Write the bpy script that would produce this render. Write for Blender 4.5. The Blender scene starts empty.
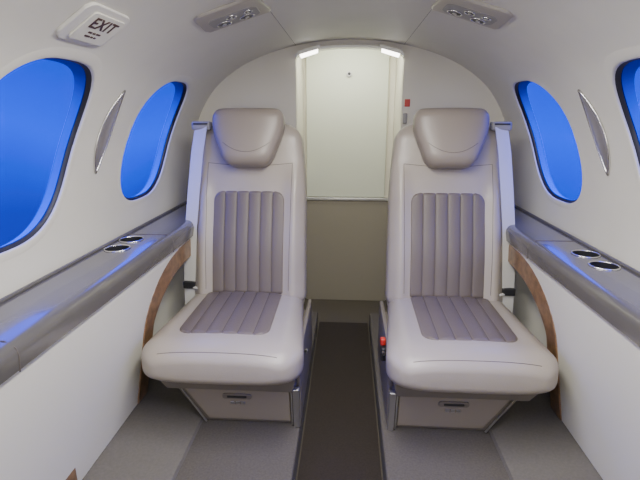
import bpy, bmesh, math
from mathutils import Vector, Matrix
S=bpy.context.scene
COL=S.collection

# ---------------- materials ----------------
def mat(name,col,rough=0.5,metal=0.0,bump=0.0,bscale=200,var=0.0,vscale=8,coat=0.0,emit=None,es=0.0,spec=0.5,stretch=None):
    m=bpy.data.materials.new(name); m.use_nodes=True
    nt=m.node_tree; b=nt.nodes['Principled BSDF']
    b.inputs['Base Color'].default_value=(*col,1)
    b.inputs['Roughness'].default_value=rough
    b.inputs['Metallic'].default_value=metal
    b.inputs['Coat Weight'].default_value=coat
    b.inputs['Specular IOR Level'].default_value=spec
    tc=nt.nodes.new('ShaderNodeTexCoord')
    src=tc.outputs['Object']
    if stretch:
        mp=nt.nodes.new('ShaderNodeMapping'); mp.inputs['Scale'].default_value=stretch
        nt.links.new(src,mp.inputs['Vector']); src=mp.outputs['Vector']
    if bump>0:
        n=nt.nodes.new('ShaderNodeTexNoise'); n.inputs['Scale'].default_value=bscale; n.inputs['Detail'].default_value=3
        nt.links.new(src,n.inputs['Vector'])
        bp=nt.nodes.new('ShaderNodeBump'); bp.inputs['Strength'].default_value=bump; bp.inputs['Distance'].default_value=0.002
        nt.links.new(n.outputs['Fac'],bp.inputs['Height']); nt.links.new(bp.outputs['Normal'],b.inputs['Normal'])
    if var>0:
        n2=nt.nodes.new('ShaderNodeTexNoise'); n2.inputs['Scale'].default_value=vscale; n2.inputs['Detail'].default_value=4
        nt.links.new(src,n2.inputs['Vector'])
        r=nt.nodes.new('ShaderNodeValToRGB')
        r.color_ramp.elements[0].position=0.3; r.color_ramp.elements[1].position=0.7
        r.color_ramp.elements[0].color=(*[c*(1-var) for c in col],1)
        r.color_ramp.elements[1].color=(*[min(1,c*(1+var)) for c in col],1)
        nt.links.new(n2.outputs['Fac'],r.inputs['Fac']); nt.links.new(r.outputs['Color'],b.inputs['Base Color'])
    if emit:
        b.inputs['Emission Color'].default_value=(*emit,1); b.inputs['Emission Strength'].default_value=es
    return m
M={}
M['liner']=mat('headliner',(0.66,0.64,0.575),0.6,bump=0.05,bscale=300,var=0.02)
M['lower']=mat('lower_panel',(0.70,0.68,0.605),0.55,bump=0.05,bscale=300)
M['bulk']=mat('bulkhead_cream',(0.70,0.665,0.56),0.6)
M['door']=mat('door_white',(0.62,0.64,0.54),0.5)
M['taupe']=mat('lower_taupe',(0.26,0.235,0.185),0.7,bump=0.2)
M['leather']=mat('leather_light',(0.345,0.305,0.262),0.34,bump=0.25,bscale=350,var=0.04,vscale=5)
M['leather_h']=mat('leather_head',(0.265,0.228,0.195),0.36,bump=0.25,bscale=350,var=0.03,vscale=5)
M['insert']=mat('leather_insert',(0.128,0.104,0.090),0.45,bump=0.3,bscale=400,var=0.05,vscale=6)
M['seam']=mat('seam',(0.085,0.070,0.060),0.7)
M['skirt']=mat('skirt',(0.165,0.142,0.12),0.6,bump=0.1)
M['drawer']=mat('drawer',(0.25,0.215,0.18),0.4)
M['ledge']=mat('ledge_gloss',(0.092,0.086,0.080),0.22,coat=0.6,bump=0.03,bscale=100,var=0.04,vscale=20)
M['wood']=mat('wood_trim',(0.20,0.112,0.056),0.35,coat=0.4,var=0.35,vscale=6,stretch=(1,6,6))
M['chrome']=mat('chrome',(0.70,0.69,0.67),0.2,metal=1.0)
M['alu']=mat('satin_alu',(0.55,0.54,0.52),0.35,metal=0.9)
M['dark']=mat('dark_plastic',(0.02,0.02,0.022),0.4)
M['gasket']=mat('gasket',(0.012,0.012,0.02),0.5)
M['belt']=mat('belt_web',(0.56,0.55,0.52),0.6,bump=0.4,bscale=500)
M['beltbox']=mat('belt_box',(0.28,0.27,0.26),0.4)
M['carpet']=mat('carpet_grey',(0.092,0.081,0.070),0.95,bump=0.8,bscale=400,var=0.15,vscale=150)
M['carpet_s']=mat('carpet_side',(0.130,0.119,0.107),0.9,bump=0.5,bscale=400,var=0.08,vscale=120)
M['runner']=mat('runner_brown',(0.025,0.018,0.0135),0.95,bump=0.8,bscale=400,var=0.2,vscale=150)
M['vest']=mat('vestibule_carpet',(0.085,0.072,0.056),0.95,bump=0.6,bscale=400,var=0.1,vscale=120)
M['sign']=mat('sign_plate',(0.66,0.64,0.60),0.4)
M['signtext']=mat('sign_text',(0.06,0.022,0.018),0.5)
M['red']=mat('red_tag',(0.5,0.02,0.015),0.4)
M['psu']=mat('psu_panel',(0.42,0.39,0.35),0.35,metal=0.2)
M['led']=mat('led',(1,1,1),0.4,emit=(1,0.97,0.9),es=9)

g=bpy.data.materials.new('blue_window_film'); g.use_nodes=True
nt=g.node_tree; nt.nodes.clear()
o=nt.nodes.new('ShaderNodeOutputMaterial'); tr=nt.nodes.new('ShaderNodeBsdfTransparent'); gl=nt.nodes.new('ShaderNodeBsdfGlossy'); mx=nt.nodes.new('ShaderNodeMixShader')
tr.inputs['Color'].default_value=(0.0001,0.032,0.80,1); gl.inputs['Roughness'].default_value=0.08; mx.inputs['Fac'].default_value=0.02
nt.links.new(tr.outputs[0],mx.inputs[1]); nt.links.new(gl.outputs[0],mx.inputs[2]); nt.links.new(mx.outputs[0],o.inputs[0])
M['glass']=g

# ---------------- helpers ----------------
def mk(name,verts,faces,m,parent=None,smooth=True,bevel=0,seg=3,sub=0,angle=40):
    me=bpy.data.meshes.new(name); me.from_pydata([tuple(v) for v in verts],[],faces)
    bm=bmesh.new(); bm.from_mesh(me); bmesh.ops.recalc_face_normals(bm,faces=bm.faces); bm.to_mesh(me); bm.free()
    me.materials.append(M[m] if isinstance(m,str) else m)
    ob=bpy.data.objects.new(name,me); COL.objects.link(ob)
    if smooth:
        for p in me.polygons: p.use_smooth=True
        try: me.set_sharp_from_angle(angle=math.radians(angle))
        except Exception: pass
    if bevel:
        b=ob.modifiers.new('b','BEVEL'); b.width=bevel; b.segments=seg; b.limit_method='ANGLE'; b.angle_limit=math.radians(30)
        for p in me.polygons: p.use_smooth=True
        ob.modifiers.new('wn','WEIGHTED_NORMAL').keep_sharp=True
    if parent: ob.parent=parent
    return ob
def empty(name):
    e=bpy.data.objects.new(name,None); COL.objects.link(e); e.empty_display_size=0.1; return e
def box(name,x0,x1,y0,y1,z0,z1,m,parent=None,bevel=0.004):
    v=[(x,y,z) for x in (x0,x1) for y in (y0,y1) for z in (z0,z1)]
    f=[(0,1,3,2),(4,6,7,5),(0,4,5,1),(2,3,7,6),(0,2,6,4),(1,5,7,3)]
    return mk(name,v,f,m,parent,smooth=False,bevel=bevel)
def prism(name,poly,fn,m,parent=None,bevel=0.0,smooth=True):
    n=len(poly); v=[fn(p,0) for p in poly]+[fn(p,1) for p in poly]
    f=[tuple(range(n)),tuple(range(2*n-1,n-1,-1))]+[(i,(i+1)%n,n+(i+1)%n,n+i) for i in range(n)]
    return mk(name,v,f,m,parent,smooth=smooth,bevel=bevel)
def tube(name,pts,r,m,parent=None,cyclic=False):
    c=bpy.data.curves.new(name,'CURVE'); c.dimensions='3D'; c.bevel_depth=r; c.bevel_resolution=3
    s=c.splines.new('POLY'); s.points.add(len(pts)-1)
    for i,p in enumerate(pts): s.points[i].co=(*p,1)
    s.use_cyclic_u=cyclic; c.materials.append(M[m]); 
    for sp in c.splines: sp.use_smooth=True
    ob=bpy.data.objects.new(name,c); COL.objects.link(ob)
    if parent: ob.parent=parent
    return ob
def boolean(ob,cutter):
    md=ob.modifiers.new('cut','BOOLEAN'); md.operation='DIFFERENCE'; md.solver='EXACT'; md.object=cutter
    dg=bpy.context.evaluated_depsgraph_get(); dg.update()
    me=bpy.data.meshes.new_from_object(ob.evaluated_get(dg)); 
    ob.modifiers.clear(); old=ob.data; ob.data=me
    for p in me.polygons: p.use_smooth=True
    try: me.set_sharp_from_angle(angle=math.radians(35))
    except Exception: pass
    bpy.data.objects.remove(cutter,do_unlink=True)
def cyl_pts(c,r,axis_a,axis_b,n=32):
    return [c+axis_a*(r*math.cos(2*math.pi*i/n))+axis_b*(r*math.sin(2*math.pi*i/n)) for i in range(n)]
def disc(name,c,nrm,r,h,m,parent=None,n=32,bevel=0.001):
    nrm=nrm.normalized(); a=nrm.orthogonal().normalized(); b=nrm.cross(a)
    p0=cyl_pts(c,r,a,b,n); p1=[p+nrm*h for p in p0]
    f=[tuple(range(n)),tuple(range(2*n-1,n-1,-1))]+[(i,(i+1)%n,n+(i+1)%n,n+i) for i in range(n)]
    return mk(name,p0+p1,f,m,parent,bevel=bevel)

# ---------------- cabin profile ----------------
raw=[(0.775,0.0),(0.79,0.12),(0.805,0.3),(0.815,0.5),(0.82,0.70),(0.818,0.82),(0.805,0.93),(0.785,1.03),(0.755,1.12),(0.715,1.20),(0.66,1.275),(0.59,1.335),(0.50,1.39),(0.39,1.435),(0.27,1.467),(0.14,1.487),(0.0,1.494)]
def cr(p0,p1,p2,p3,t):
    return tuple(0.5*((2*b)+(-a+c)*t+(2*a-5*b+4*c-d)*t*t+(-a+3*b-3*c+d)*t**3) for a,b,c,d in zip(p0,p1,p2,p3))
ext=[(0.77,-0.12)]+raw+[(-0.14,1.487)]
prof=[]
for i in range(1,len(ext)-2):
    for k in range(6): prof.append(cr(ext[i-1],ext[i],ext[i+1],ext[i+2],k/6))
prof.append(raw[-1])
def by_z(z):
    for a,b in zip(prof[:-1],prof[1:]):
        if a[1]<=z<=b[1]:
            t=(z-a[1])/(b[1]-a[1]); x=a[0]+(b[0]-a[0])*t
            tx,tz=b[0]-a[0],b[1]-a[1]; l=math.hypot(tx,tz)
            return x,(tx/l,tz/l)
    return prof[-1][0],(-1,0)
def by_x(x):
    for a,b in zip(prof[40:-1],prof[41:]):
        if b[0]<=x<=a[0]:
            t=(x-a[0])/(b[0]-a[0]); z=a[1]+(b[1]-a[1])*t
            tx,tz=b[0]-a[0],b[1]-a[1]; l=math.hypot(tx,tz)
            return z,(tx/l,tz/l)
    return prof[-1][1],(-1,0)
def wall_pt(s,y,z,off=0.0):   # off>0 : into cabin
    x,(tx,tz)=by_z(z)
    nx,nz=-tz,tx
    return Vector((s*(x+nx*off),y,z+nz*off))
def wall_frame(s,z):
    x,(tx,tz)=by_z(z)
    return Vector((s*(-tz),0,tx)),Vector((s*tx,0,tz))
Y0,Y1=-1.2,2.30
SPLIT=next(i for i,p in enumerate(prof) if p[1]>=1.39)
def shell(name,pts,m):
    n=len(pts); outer=[]
    for i in range(n):
        a=pts[max(0,i-1)]; b=pts[min(n-1,i+1)]
        tx,tz=b[0]-a[0],b[1]-a[1]; l=math.hypot(tx,tz)
        outer.append((tz/l,-tx/l))
    ys=[Y0+(Y1-Y0)*k/14 for k in range(0,15)]
    v=[];f=[]
    for y in ys:
        for (x,z) in pts: v.append((x,y,z))
        for (x,z),(ox,oz) in zip(pts,outer): v.append((x+ox*T*sg,y,z+oz*T*sg))
    w=2*n
    for j in range(len(ys)-1):
        for i in range(n-1):
            f.append((j*w+i,j*w+i+1,(j+1)*w+i+1,(j+1)*w+i))
            f.append((j*w+n+i,(j+1)*w+n+i,(j+1)*w+n+i+1,j*w+n+i+1))
        f.append((j*w,(j+1)*w,(j+1)*w+n,j*w+n)); f.append((j*w+n-1,j*w+2*n-1,(j+1)*w+2*n-1,(j+1)*w+n-1))
    for j in (0,len(ys)-1):
        for i in range(n-1): f.append((j*w+i,j*w+n+i,j*w+n+i+1,j*w+i+1))
    return mk(name,v,f,m,smooth=True,angle=50)
T=0.045
WYS={-1:[0.31,1.045,1.775],1:[0.36,1.09,1.82]}; WHW=0.205; WZ=1.055; WHZ=0.222; SK=0.27
def sup(k,n,e=3.0):
    a=2*math.pi*k/n; c,s_=math.cos(a),math.sin(a)
    return math.copysign(abs(c)**(2/e),c), math.copysign(abs(s_)**(2/e),s_)
def win_outline(k,n,grow=0.0):
    u,v=sup(k,n,2.9)
    return u*(WHW+grow)+SK*v*(WHZ+grow), v*(WHZ+grow)
walls={}
for s,nm in ((-1,'wall_left'),(1,'wall_right')):
    sg=1 if s>0 else -1
    pts=[(s*x,z) for x,z in prof[:SPLIT+1]]
    w=shell(nm,pts,'liner'); walls[s]=w
    for y in WYS[s]:
        N=64; poly=[win_outline(k,N) for k in range(N)]
        c=prism('cut',[(y+u,WZ+v) for u,v in poly],lambda p,k:(s*(0.5 if k==0 else 1.1),p[0],p[1]),'gasket')
        boolean(w,c)
sg=1
cp=[(x,z) for x,z in prof[SPLIT:]]+[(-x,z) for x,z in prof[SPLIT:-1][::-1]]
shell('ceiling',cp,'liner')

# windows
wi=0
PO=-0.013
for s in (-1,1):
    for y in WYS[s]:
        wi+=1
        root=empty('window_%d'%wi)
        N=64; R=14; v=[];f=[]
        for j in range(R+1):
            q=j/R*1.03
            for k in range(N):
                u,w_=win_outline(k,N); v.append(wall_pt(s,y+u*q,WZ+w_*q,PO))
        for j in range(R):
            for k in range(N): f.append((j*N+k,j*N+(k+1)%N,(j+1)*N+(k+1)%N,(j+1)*N+k))
        mk('pane',v,f,'glass',root)
        v=[];f=[]
        prf=[(0.004,-0.003),(-0.003,-0.005),(-0.009,PO+0.001),(-0.009,PO-0.002),(0.004,PO-0.002)]
        for k in range(N):
            for gr,of in prf:
                u,w_=win_outline(k,N,gr); v.append(wall_pt(s,y+u,WZ+w_,of))
        P=len(prf)
        for k in range(N):
            for i in range(P): f.append((k*P+i,k*P+(i+1)%P,((k+1)%N)*P+(i+1)%P,((k+1)%N)*P+i))
        mk('gasket_rim',v,f,'gasket',root)
        v=[];f=[]
        prf=[(0.0,-0.004),(0.002,0.0012),(0.008,0.0022),(0.022,0.0),(0.012,-0.006)]
        for k in range(N):
            for gr,of in prf:
                u,w_=win_outline(k,N,gr); v.append(wall_pt(s,y+u,WZ+w_,of))
        for k in range(N):
            for i in range(P): f.append((k*P+i,k*P+(i+1)%P,((k+1)%N)*P+(i+1)%P,((k+1)%N)*P+i))
        mk('bezel',v,f,'liner',root)

# bulkhead with doorway
outl=[(x+0.02,z) for x,z in prof[::2]]; outl[0]=(0.795,-0.02)
outl=[(x,z) for x,z in outl]+[(-x,z) for x,z in outl[::-1]]
op=[]
for p in outl:
    if not op or (abs(p[0]-op[-1][0])+abs(p[1]-op[-1][1])>1e-4): op.append(p)
bk=prism('wall_bulkhead',op,lambda p,k:(p[0],Y1-0.001+0.05*k,p[1]),'bulk')
DW=0.258
dp=[(-DW,-0.2),(DW,-0.2),(DW,1.425)]+[(DW*math.cos(a),1.425+0.045*math.sin(a)) for a in [math.pi*i/24 for i in range(1,24)]]+[(-DW,1.425)]
c=prism('cut',dp,lambda p,k:(p[0],Y1-0.2+0.5*k,p[1]),'bulk'); boolean(bk,c)
hd=[]
for i in range(25):
    a=math.pi*i/24; hd.append(((DW+0.0)*math.cos(a),1.425+0.045*math.sin(a)))
hd2=[(x*0.985,z-0.012) for x,z in hd[::-1]]
prism('trim_door_arch',hd+hd2,lambda p,k:(p[0],Y1-0.012+0.05*k,p[1]),'alu')
for s in (-1,1):
    r=empty('aisle_light')
    pts=[(s*0.235,1.425),(s*0.15,1.450),(s*0.15,1.436),(s*0.23,1.412)]
    prism('lens',pts,lambda p,k:(p[0],Y1-0.03+0.025*k,p[1]),'led',r)
    prism('housing',[(s*0.245,1.440),(s*0.14,1.470),(s*0.14,1.452),(s*0.238,1.426)],lambda p,k:(p[0],Y1-0.032+0.031*k,p[1]),'alu',r)

# vestibule
VY=2.72
box('wall_vestibule_left',-DW-0.04,-DW-0.005,Y1+0.04,VY+0.04,-0.05,1.60,'bulk',bevel=0)
box('wall_vestibule_right',DW+0.005,DW+0.04,Y1+0.04,VY+0.04,-0.05,1.60,'bulk',bevel=0)
box('ceiling_vestibule',-DW-0.04,DW+0.04,Y1+0.04,VY+0.04,1.56,1.60,'bulk',bevel=0)
box('wall_back',-DW-0.004,DW+0.004,VY,VY+0.04,-0.05,1.56,'bulk',bevel=0)
d=empty('door_1')
box('panel',-0.245,0.224,VY-0.018,VY-0.001,0.672,1.55,'door',d,0.004)
disc('knob',Vector((0.0,VY-0.019,1.375)),Vector((0,-1,0)),0.015,0.012,'alu',d)
disc('knob_center',Vector((0.0,VY-0.032,1.375)),Vector((0,-1,0)),0.008,0.003,'dark',d)
box('trim_door_rail',-0.255,0.255,VY-0.03,VY-0.001,0.652,0.670,'alu',None,0.003)
box('lower_closet_panel',-0.255,0.255,VY-0.02,VY-0.001,0.0,0.650,'taupe',None,0.003)
prism('wall_front',op,lambda p,k:(p[0],Y0-0.05+0.05*k,p[1]),'bulk')

# floors
box('floor',-0.80,0.80,Y0,VY+0.04,-0.06,0.0,'vest',None,0)
AL,AR=-0.152,0.132
box('aisle_runner',AL+0.004,AR-0.004,Y0+0.02,2.36,0.0,0.008,'runner',None,0.003)
for s,nm in ((-1,'floor_platform_left'),(1,'floor_platform_right')):
    xi=AL if s<0 else AR
    x0,x1=sorted((xi,s*0.775))
    box(nm,x0,x1,Y0,Y1-0.002,0.0,0.10,'carpet',None,0.008)
    prism('floor_side_'+('left' if s<0 else 'right'),[(0.50,0.10),(0.505,0.112),(0.785,0.135),(0.785,0.10)],lambda p,k:(s*p[0],Y0 if k==0 else Y1-0.01,p[1]),'carpet_s')

# ---------------- side ledges, lower panels, trims ----------------
LZ=0.727
for s in (-1,1):
    sec=[(by_z(LZ)[0]-0.001,LZ),(0.668,LZ),(0.655,LZ-0.002),(0.645,LZ-0.008),(0.638,LZ-0.018),(0.636,LZ-0.03),(0.640,LZ-0.062),(0.648,LZ-0.070),(0.665,LZ-0.072),(by_z(LZ-0.072)[0]-0.001,LZ-0.072)]
    lg=prism('side_ledge',sec,lambda p,k:(s*p[0],Y0+0.001 if k==0 else Y1-0.004,p[1]),'ledge')
    cups=[(0.752,1.375),(0.757,1.485)] if s<0 else [(0.750,1.29),(0.754,1.405)]
    for cx,cy in cups:
        c=disc('cut',Vector((s*cx,cy,LZ-0.05)),Vector((0,0,1)),0.038,0.1,'dark',n=40,bevel=0)
        boolean(lg,c)
    for cx,cy in cups:
        c0=Vector((s*cx,cy,LZ+0.001))
        tube('cup_ring',cyl_pts(c0,0.0395,Vector((1,0,0)),Vector((0,1,0)),40),0.0026,'chrome',lg,True)
        disc('cup_bottom',Vector((s*cx,cy,LZ-0.049)),Vector((0,0,1)),0.0375,0.006,'dark',lg,bevel=0)
        n=40; a=cyl_pts(Vector((s*cx,cy,LZ-0.045)),0.0374,Vector((1,0,0)),Vector((0,1,0)),n); b=cyl_pts(Vector((s*cx,cy,LZ)),0.0374,Vector((1,0,0)),Vector((0,1,0)),n)
        mk('cup_liner',a+b,[(i,(i+1)%n,n+(i+1)%n,n+i) for i in range(n)],'dark',lg)
    for sy in (1.56,0.75):
        tube('ledge_seam',[(s*0.81,sy,LZ),(s*0.66,sy,LZ+0.0003),(s*0.6395,sy,LZ-0.014),(s*0.636,sy,LZ-0.03),(s*0.640,sy,LZ-0.066)],0.0015,'seam',lg)
    tube('ledge_lip',[(s*0.806,y,LZ+0.003) for y in (Y0+0.01,0,1,Y1-0.01)],0.006,'ledge',lg)
    def px(z): return 0.652+ (0.655-z)*(0.105/0.555)
    edge=[(1.40,0.137),(1.40,0.30),(1.40,0.42)]
    for i in range(1,13):
        a=math.pi/2*i/12
        edge.append((1.40+0.30*(1-math.cos(a)),0.42+0.205*math.sin(a)))
    edge.append((1.78,0.632))
    poly=[(Y0+0.01,0.137)]+edge+[(1.78,0.654),(Y0+0.01,0.654)]
    prism('trim_lower_panel_'+('left' if s<0 else 'right'),poly,lambda p,k:(s*(px(p[1])+0.016*k),p[0],p[1]),'lower')
    n=len(edge); v=[];f=[]
    for i,(y,z) in enumerate(edge):
        a=edge[max(0,i-1)]; b=edge[min(n-1,i+1)]; ty,tz=b[0]-a[0],b[1]-a[1]; l=math.hypot(ty,tz); ny,nz=tz/l,-ty/l
        for (q,dx) in ((-0.026,-0.005),(0.050,-0.005),(0.050,0.022),(-0.026,0.022)):
            v.append((s*(px(z)+dx),y+ny*q,min(z+nz*q,0.653)))
    for i in range(n-1):
        for k in range(4): f.append((i*4+k,i*4+(k+1)%4,(i+1)*4+(k+1)%4,(i+1)*4+k))
    f+= [(0,1,2,3),((n-1)*4+3,(n-1)*4+2,(n-1)*4+1,(n-1)*4)]
    mk('wood_trim_arch',v,f,'wood',None,bevel=0.002)
    box('wood_trim_post',*sorted((s*0.735,s*0.765)),0.93,0.985,0.137,0.25,'wood',None,0.003)

# ---------------- lens-shaped light between windows ----------------
def lens_obj(s,yc,zc,hh,hw):
    root=empty('sconce_light')
    N=24; v=[];f=[]; C=8
    for i in range(N+1):
        t=-1+2*i/N; w=hw*(1-t*t)
        for j in range(C+1):
            q=-1+2*j/C
            off=0.004+0.010*(1-q*q)*(1-t*t)
            v.append(wall_pt(s,yc+0.027*t+w*q,zc+hh*t,off))
    for i in range(N):
        for j in range(C): f.append((i*(C+1)+j,i*(C+1)+j+1,(i+1)*(C+1)+j+1,(i+1)*(C+1)+j))
    mk('lens',v,f,'alu',root)
    pts=[wall_pt(s,yc+0.027*t+hw*(1-t*t),zc+hh*t,0.004) for t in [-1+2*i/N for i in range(N+1)]]
    pts+=[wall_pt(s,yc+0.027*t-hw*(1-t*t),zc+hh*t,0.004) for t in [1-2*i/N for i in range(1,N)]]
    tube('rim',pts,0.0035,'chrome',root,True)
lens_obj(-1,1.405,1.10,0.125,0.034)
lens_obj(1,1.455,1.10,0.125,0.034)

# ---------------- frame placed plates ----------------
def frame(s,y,z,off=0.0):
    nrm,up=wall_frame(s,z); p=wall_pt(s,y,z,off)
    right=up.cross(nrm)
    return p,right.normalized(),up.normalized(),nrm.normalized()
def rrect(w,h,r,n=6):
    out=[]
    for cx,cy,a0 in ((w-r,h-r,0),(-w+r,h-r,90),(-w+r,-h+r,180),(w-r,-h+r,270)):
        for i in range(n+1):
            a=math.radians(a0+90*i/n); out.append((cx+r*math.cos(a),cy+r*math.sin(a)))
    return out
def plate(name,fr,poly,t,m,parent,off=0.0,bevel=0.002,dx=0,dy=0):
    p,r,u,n=fr
    return prism(name,poly,lambda q,k:p+r*(q[0]+dx)+u*(q[1]+dy)+n*(off+t*k),m,parent,bevel=bevel)
def text(name,body,fr,size,dx,dy,off,m,parent,bold=0.0,sp=1.0):
    p,r,u,n=fr
    c=bpy.data.curves.new(name,'FONT'); c.body=body; c.size=size; c.align_x='CENTER'; c.align_y='CENTER'; c.extrude=0.0006; c.offset=bold; c.space_character=sp
    c.materials.append(M[m]); ob=bpy.data.objects.new(name,c); COL.objects.link(ob)
    mt=Matrix((( r.x,u.x,n.x,0),(r.y,u.y,n.y,0),(r.z,u.z,n.z,0),(0,0,0,1))); mt.translation=p+r*dx+u*dy+n*off
    ob.matrix_world=mt; ob.parent=parent; return ob
root=empty('exit_sign'); fr=frame(-1,1.07,1.346,0.005)
plate('plate',fr,rrect(0.090,0.057,0.026),0.008,'sign',root,off=-0.005)
plate('raised_panel',fr,rrect(0.066,0.043,0.010),0.004,'lower',root,off=0.003,dx=0.008,dy=-0.002,bevel=0.001)
text('exit_text','EXIT',fr,0.044,0.008,0.013,0.0075,'signtext',root,0.0007,1.08)
for row,(yy,segs) in enumerate(((-0.012,(0.018,0.014,0.020)),(-0.024,(0.024,0.012,0.012)))):
    xx=-0.014
    for k,wd_ in enumerate(segs):
        plate('small_print',fr,rrect(wd_/2-0.002,0.0026,0.001,2),0.0008,'signtext',root,off=0.007,dx=-0.006+xx+wd_/2,dy=yy-0.002,bevel=0)
        xx+=wd_

# PSU panels on ceiling
for s in (-1,1):
    root=empty('overhead_service_panel')
    xc=0.355; z,(tx,tz)=by_x(xc); p=Vector((s*xc,1.475,z)); nrm=Vector((s*(-tz),0,tx)).normalized()
    tang=Vector((s*tx,0,tz)).normalized(); yv=Vector((0,1,0))
    fr=(p,tang if s<0 else -tang,yv,nrm)
    poly=[(-0.105,0.085),(-0.112,0.055),(-0.10,-0.09),(-0.08,-0.11),(0.08,-0.11),(0.10,-0.09),(0.112,0.055),(0.105,0.085)]
    plate('panel',fr,poly,0.014,'psu',root,off=-0.004,bevel=0.006)
    plate('recess',fr,rrect(0.078,0.055,0.03),0.002,'beltbox',root,off=0.009,dy=0.01,bevel=0.001)
    for dx,dy,r in ((-0.040,0.03,0.022),(0.035,0.035,0.022),(-0.005,-0.015,0.015),(0.048,-0.012,0.012)):
        c=p+fr[1]*dx+yv*dy+nrm*0.012
        tube('gasper_ring',cyl_pts(c,r,fr[1],yv,24),0.0022,'chrome',root,True)
        disc('gasper',c-nrm*0.004,nrm,r-0.002,0.005,'dark',root)
        disc('gasper_core',c,nrm,r*0.3,0.004,'alu',root)
for s in (-1,1):
    z,_=by_x(0.255); tube('trim_ceiling_seam',[(s*0.255,y,z+0.0002) for y in (Y0+.01,0,1,Y1-0.01)],0.0008,'seam')

# bulkhead red placard
r=empty('fire_placard')
box('red_tag',0.270,0.296,Y1-0.006,Y1-0.001,1.19,1.225,'red',r,0.002)
box('bracket',0.264,0.284,Y1-0.018,Y1-0.001,1.11,1.160,'beltbox',r,0.004)

# ---------------- seats ----------------
def pillow(name,org,X,U,N,L,Wf,D,r0,r1,rd,n,extra,m,parent,rings=40,C=72,r0x=None,r1x=None):
    r0x=r0x or r0; r1x=r1x or r1
    def wd(t):
        w=Wf(t); d=D
        if t<r0: qq=(r0-t)/r0; k=1-math.sqrt(max(0,1-qq*qq)); w-=r0x*k; d-=rd*k
        if t>L-r1: qq=(t-(L-r1))/r1; k=1-math.sqrt(max(0,1-qq*qq)); w-=r1x*k; d-=rd*k
        return max(w,1e-3),max(d,1e-3)
    def front(x,t,off=0.0):
        w,d=wd(t); q=min(0.999,abs(x)/w)
        return org+X*x+U*t+N*(d*(1-q**n)**(1/n)+extra(x,t)*(d/D)*(1-q**n)**(1/n)+off)
    ts=[]
    for i in range(10): ts.append(r0*(1-math.cos(math.pi/2*i/10)))
    for i in range(rings+1): ts.append(r0+(L-r0-r1)*i/rings)
    for i in range(1,11): ts.append(L-r1+r1*math.sin(math.pi/2*i/10))
    v=[];f=[]
    for t in ts:
        w,d=wd(t)
        for k in range(C):
            a=2*math.pi*k/C; c,s_=math.cos(a),math.sin(a)
            x=w*math.copysign(abs(c)**(2/n),c); y=d*math.copysign(abs(s_)**(2/n),s_)
            ex=extra(x,t)*(d/D)*max(0,y/d)
            v.append(org+X*x+U*t+N*(y+ex))
    for i in range(len(ts)-1):
        for k in range(C): f.append((i*C+k,i*C+(k+1)%C,(i+1)*C+(k+1)%C,(i+1)*C+k))
    f.append(tuple(range(C))); f.append(tuple(range((len(ts)-1)*C,len(ts)*C)))
    ob=mk(name,v,f,m,parent,angle=80)
    return front
def insert(name,front,hw,t0,t1,rc0,rc1,m,parent,ch=6,sx=0.0):
    cols=120; rows=50; v=[];f=[]
    for i in range(rows+1):
        t=t0+(t1-t0)*i/rows; w=hw
        for rc,dd in ((rc0,t-t0),(rc1,t1-t)):
            if rc>0 and dd<rc: w=min(w,hw-rc+math.sqrt(max(0,rc*rc-(rc-dd)**2)))
        for j in range(cols+1):
            x0=-hw+2*hw*j/cols; x=max(-w,min(w,x0))
            bul=0.0055*abs(math.sin(math.pi*ch*(x+hw)/(2*hw)))**0.42
            e=max(0,min(1,(w-abs(x))/0.005,(t-t0)/0.005,(t1-t)/0.005))
            v.append(front(x+sx,t,-0.003+e*(0.0035+bul)))
    for i in range(rows):
        for j in range(cols): f.append((i*(cols+1)+j,i*(cols+1)+j+1,(i+1)*(cols+1)+j+1,(i+1)*(cols+1)+j))
    mk(name,v,f,m,parent,angle=75)
    for c in range(1,ch):
        x=-hw+2*hw*c/ch
        w0=t0+0.010; w1=t1-0.010
        tube(name+'_stitch',[front(x+sx,w0+(w1-w0)*i/24,0.0004) for i in range(25)],0.0020,'seam',parent)

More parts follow.
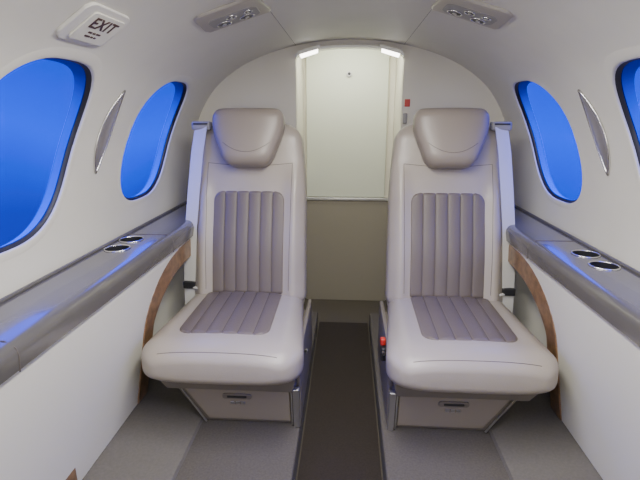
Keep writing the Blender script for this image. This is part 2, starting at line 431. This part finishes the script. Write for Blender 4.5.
def seat(s):
    root=empty('passenger_seat')
    cx=s*0.408
    X=Vector((1,0,0))
    th=math.radians(2.5)
    U=Vector((s*0.030,math.cos(th),-math.sin(th))).normalized(); N=Vector((0,math.sin(th),math.cos(th)))
    org=Vector((cx-s*0.010,1.208,0.381))
    fc=pillow('cushion',org,X,U,N,0.60,lambda t:0.268-0.030*min(1,max(0,t-0.1)/0.4),0.070,0.11,0.05,0.048,4.0,
        lambda x,t:0.014*math.exp(-((abs(x)-0.208)/0.035)**2)*min(1,t/0.2)+0.010*math.cos(min(1,abs(x)/0.25)*math.pi/2),'leather',root,r0x=0.080)
    insert('cushion_insert',fc,0.158,0.112,0.52,0.055,0.0,'insert',root,sx=s*0.006)
    tube('cushion_seam',[fc(x,0.022,0.0002) for x in [-0.19+0.38*i/30 for i in range(31)]],0.0010,'seam',root)
    ln=math.radians(15.5)
    Ub=Vector((0,math.sin(ln),math.cos(ln))); Nb=Vector((0,-math.cos(ln),math.sin(ln)))
    ob=Vector((cx,1.775,0.375))
    def wb(t):
        return 0.240-0.010*(t/0.76)-0.022*max(0,(t-0.45)/0.31)**1.5
    def ex(x,t):
        fade=max(0,min(1,(0.60-t)/0.15))
        return 0.024*math.exp(-((abs(x)-0.192)/0.030)**2)*fade+0.012*math.exp(-((t-0.22)/0.14)**2)-0.006*math.exp(-((t-0.6)/0.08)**2)
    fb=pillow('backrest',ob,X,Ub,Nb,0.765,wb,0.062,0.04,0.075,0.048,4.8,ex,'leather',root,r1x=0.085)
    insert('backrest_insert',fb,0.150,0.042,0.474,0.0,0.045,'insert',root)
    for q in (-1,1):
        tube('shoulder_seam',[fb(q*(0.172+0.006*(i/20)),0.06+0.53*i/20,0.0002) for i in range(21)],0.0009,'seam',root)
    tube('upper_seam',[fb(-0.178+0.356*i/24,0.59-0.012*math.cos((i/12-1)*math.pi/2),0.0002) for i in range(25)],0.0009,'seam',root)
    oh=ob+Ub*0.568+Nb*0.088
    def wh(t):
        u=t/0.235
        k=min(1,max(0,u/0.75)); k=k*k*(3-2*k)
        return 0.100+0.047*k
    fh=pillow('headrest',oh,X,Ub,Nb,0.235,wh,0.054,0.050,0.045,0.038,4.0,lambda x,t:0.008*math.cos(min(1,abs(x)/0.14)*math.pi/2),'leather_h',root,r0x=0.045,r1x=0.032)
    tube('headrest_seam',[fh(-0.095+0.19*i/24,0.050+0.02*abs(i/12-1)**2*2,0.0002) for i in range(25)],0.0008,'seam',root)
    def bx(name,a,b,y0,y1,z0,z1,m,bev=0.004): return box(name,*sorted((a,b)),y0,y1,z0,z1,m,root,bev)
    def taper(name,a0,b0,a1,b1,yt,yb,y1,z0,z1,m,bev=0.006):
        v=[(a0,yb,z0),(b0,yb,z0),(b0,y1,z0),(a0,y1,z0),(a1,yt,z1),(b1,yt,z1),(b1,y1,z1),(a1,y1,z1)]
        return mk(name,v,[(0,1,2,3),(4,5,6,7),(0,1,5,4),(1,2,6,5),(2,3,7,6),(3,0,4,7)],m,root,smooth=False,bevel=bev)
    taper('skirt',s*0.17,s*0.595,s*0.155,s*0.62,1.255,1.29,1.80,0.265,0.335,'skirt')
    taper('pedestal',s*0.165,s*0.50,s*0.165,s*0.585,1.325,1.352,1.80,0.10,0.262,'skirt')
    taper('drawer_front',s*0.185,s*0.475,s*0.185,s*0.545,1.316,1.340,1.345,0.118,0.252,'drawer',0.004)
    tube('drawer_trim',[(s*0.178,1.336,0.108),(s*0.178,1.312,0.258),(s*0.556,1.312,0.258),(s*0.484,1.336,0.108)],0.0035,'alu',root,False)
    mk('corner_post',[(s*0.150,1.332,0.10),(s*0.172,1.328,0.10),(s*0.172,1.35,0.10),(s*0.150,1.35,0.10),(s*0.150,1.308,0.265),(s*0.172,1.304,0.265),(s*0.172,1.33,0.265),(s*0.150,1.33,0.265)],[(0,1,2,3),(4,5,6,7),(0,1,5,4),(1,2,6,5),(2,3,7,6),(3,0,4,7)],'alu',root,smooth=False,bevel=0.003)
    P=Vector((s*0.365,1.320,0.225)); dr=Vector((0,-0.985,-0.17)).normalized(); up=Vector((0,-0.17,0.985))
    fr=(P,X,up.normalized(),dr)
    plate('latch',fr,rrect(0.050,0.011,0.009),0.006,'skirt',root,off=-0.002,bevel=0.001)
    plate('latch_slot',fr,rrect(0.034,0.004,0.0038),0.003,'dark',root,off=0.0035,bevel=0.0005)
    for i in range(3):
        plate('latch_mark',fr,rrect(0.007,0.006,0.002),0.002,'alu',root,off=0.0,bevel=0.0005,dx=(i-1)*0.018,dy=-0.030)
    bx('side_rail',s*0.150,s*0.168,1.36,1.86,0.10,0.36,'skirt',0.006)
    tube('recline_lever',[(s*0.150,1.50,0.30),(s*0.138,1.46,0.33),(s*0.137,1.42,0.345)],0.005,'alu' ,root)
    if s>0:
        box('release_knob',0.130,0.150,1.495,1.52,0.335,0.362,'red',root,0.006)
        box('release_body',0.132,0.152,1.48,1.53,0.28,0.333,'dark',root,0.006)
    pts=[(0.615,1.905,1.105),(0.628,1.87,1.00),(0.640,1.83,0.85),(0.650,1.79,0.70),(0.656,1.765,0.56),(0.658,1.745,0.44),(0.655,1.73,0.36)]
    v=[];f=[]
    for i,(x,y,z) in enumerate(pts):
        for q in (-1,1):
            for e in (0,1): v.append((s*(x+q*0.027),y+q*0.006+e*0.003,z))
    for i in range(len(pts)-1):
        a=i*4;b=a+4
        f+=[(a,a+2,b+2,b),(a+1,b+1,b+3,a+3),(a,b,b+1,a+1),(a+2,a+3,b+3,b+2)]
    f+=[(0,1,3,2),(len(v)-4,len(v)-2,len(v)-1,len(v)-3)]
    mk('seat_belt_strap',v,f,'belt',root,angle=60)
    bx('belt_guide',s*0.575,s*0.655,1.90,1.94,1.09,1.125,'beltbox',0.008)
    bx('belt_guide_slot',s*0.585,s*0.645,1.895,1.90,1.113,1.119,'dark',0.001)
    bx('belt_arm',s*0.56,s*0.60,1.93,1.96,1.04,1.10,'beltbox',0.006)
    bx('belt_buckle',s*0.632,s*0.684,1.735,1.755,0.445,0.475,'dark',0.004)
    tube('lap_belt',[(s*0.640,1.74,0.45),(s*0.60,1.72,0.452),(s*0.57,1.735,0.45)],0.006,'belt',root)
    bx('belt_strut',s*0.628,s*0.640,1.80,1.83,0.11,0.50,'beltbox',0.003)
for s in (-1,1): seat(s)

# ---------------- lights ----------------
def area(name,loc,rot,sx,sy,p,col=(1,0.96,0.9)):
    l=bpy.data.lights.new(name,'AREA'); l.shape='RECTANGLE'; l.size=sx; l.size_y=sy; l.energy=p; l.color=col
    o=bpy.data.objects.new(name,l); o.location=loc; o.rotation_euler=rot; COL.objects.link(o); return o
area('front_fill',(0,-1.1,1.10),(math.radians(92),0,0),1.0,0.6,10.5,(1,0.985,0.95))  # added soft frontal fill behind the camera; the front wall has no opening
area('ceiling_fill',(0,0.75,1.465),(0,0,0),0.20,1.2,29,(1,0.97,0.91))  # unseen area light added under the ceiling to brighten the cabin, no fixture
area('vestibule_lamp',(0,2.42,1.54),(math.radians(20),0,0),0.35,0.1,3.0,(0.97,1,0.86))
# world
w=bpy.data.worlds.new('World'); S.world=w; w.use_nodes=True; nt=w.node_tree; nt.nodes.clear()
o=nt.nodes.new('ShaderNodeOutputWorld'); b=nt.nodes.new('ShaderNodeBackground'); tc=nt.nodes.new('ShaderNodeTexCoord'); sp=nt.nodes.new('ShaderNodeSeparateXYZ'); mr=nt.nodes.new('ShaderNodeMapRange'); rp=nt.nodes.new('ShaderNodeValToRGB')
mr.inputs[1].default_value=-0.5; mr.inputs[2].default_value=0.5
els=rp.color_ramp.elements
els[0].color=(0.25,0.25,0.25,1); els[1].color=(4.5,4.5,4.5,1)
for ps,cv in ((0.30,0.40),(0.47,1.0),(0.62,0.65),(0.72,0.70),(0.85,3.6)):
    e=els.new(ps); e.color=(cv,cv,cv,1)
ns=nt.nodes.new('ShaderNodeTexNoise'); ns.inputs['Scale'].default_value=3.0; ns.inputs['Detail'].default_value=1
ma=nt.nodes.new('ShaderNodeMath'); ma.operation='MULTIPLY_ADD'; ma.inputs[1].default_value=0.25
nt.links.new(tc.outputs['Generated'],sp.inputs[0]); nt.links.new(tc.outputs['Generated'],ns.inputs['Vector'])
sb=nt.nodes.new('ShaderNodeMath'); sb.operation='SUBTRACT'; sb.inputs[1].default_value=0.5
nt.links.new(ns.outputs['Fac'],sb.inputs[0]); nt.links.new(sb.outputs[0],ma.inputs[0]); nt.links.new(sp.outputs['Z'],ma.inputs[2])
nt.links.new(ma.outputs[0],mr.inputs[0]); nt.links.new(mr.outputs[0],rp.inputs[0]); nt.links.new(rp.outputs[0],b.inputs[0]); nt.links.new(b.outputs[0],o.inputs[0]); b.inputs[1].default_value=2.4

# ---------------- camera ----------------
c=bpy.data.cameras.new('camera'); c.sensor_width=36; c.lens=25.3; c.clip_start=0.02
co=bpy.data.objects.new('camera',c); co.location=(0,0,1.15); co.rotation_euler=(math.radians(74.5),0,math.radians(3.5)); COL.objects.link(co); S.camera=co
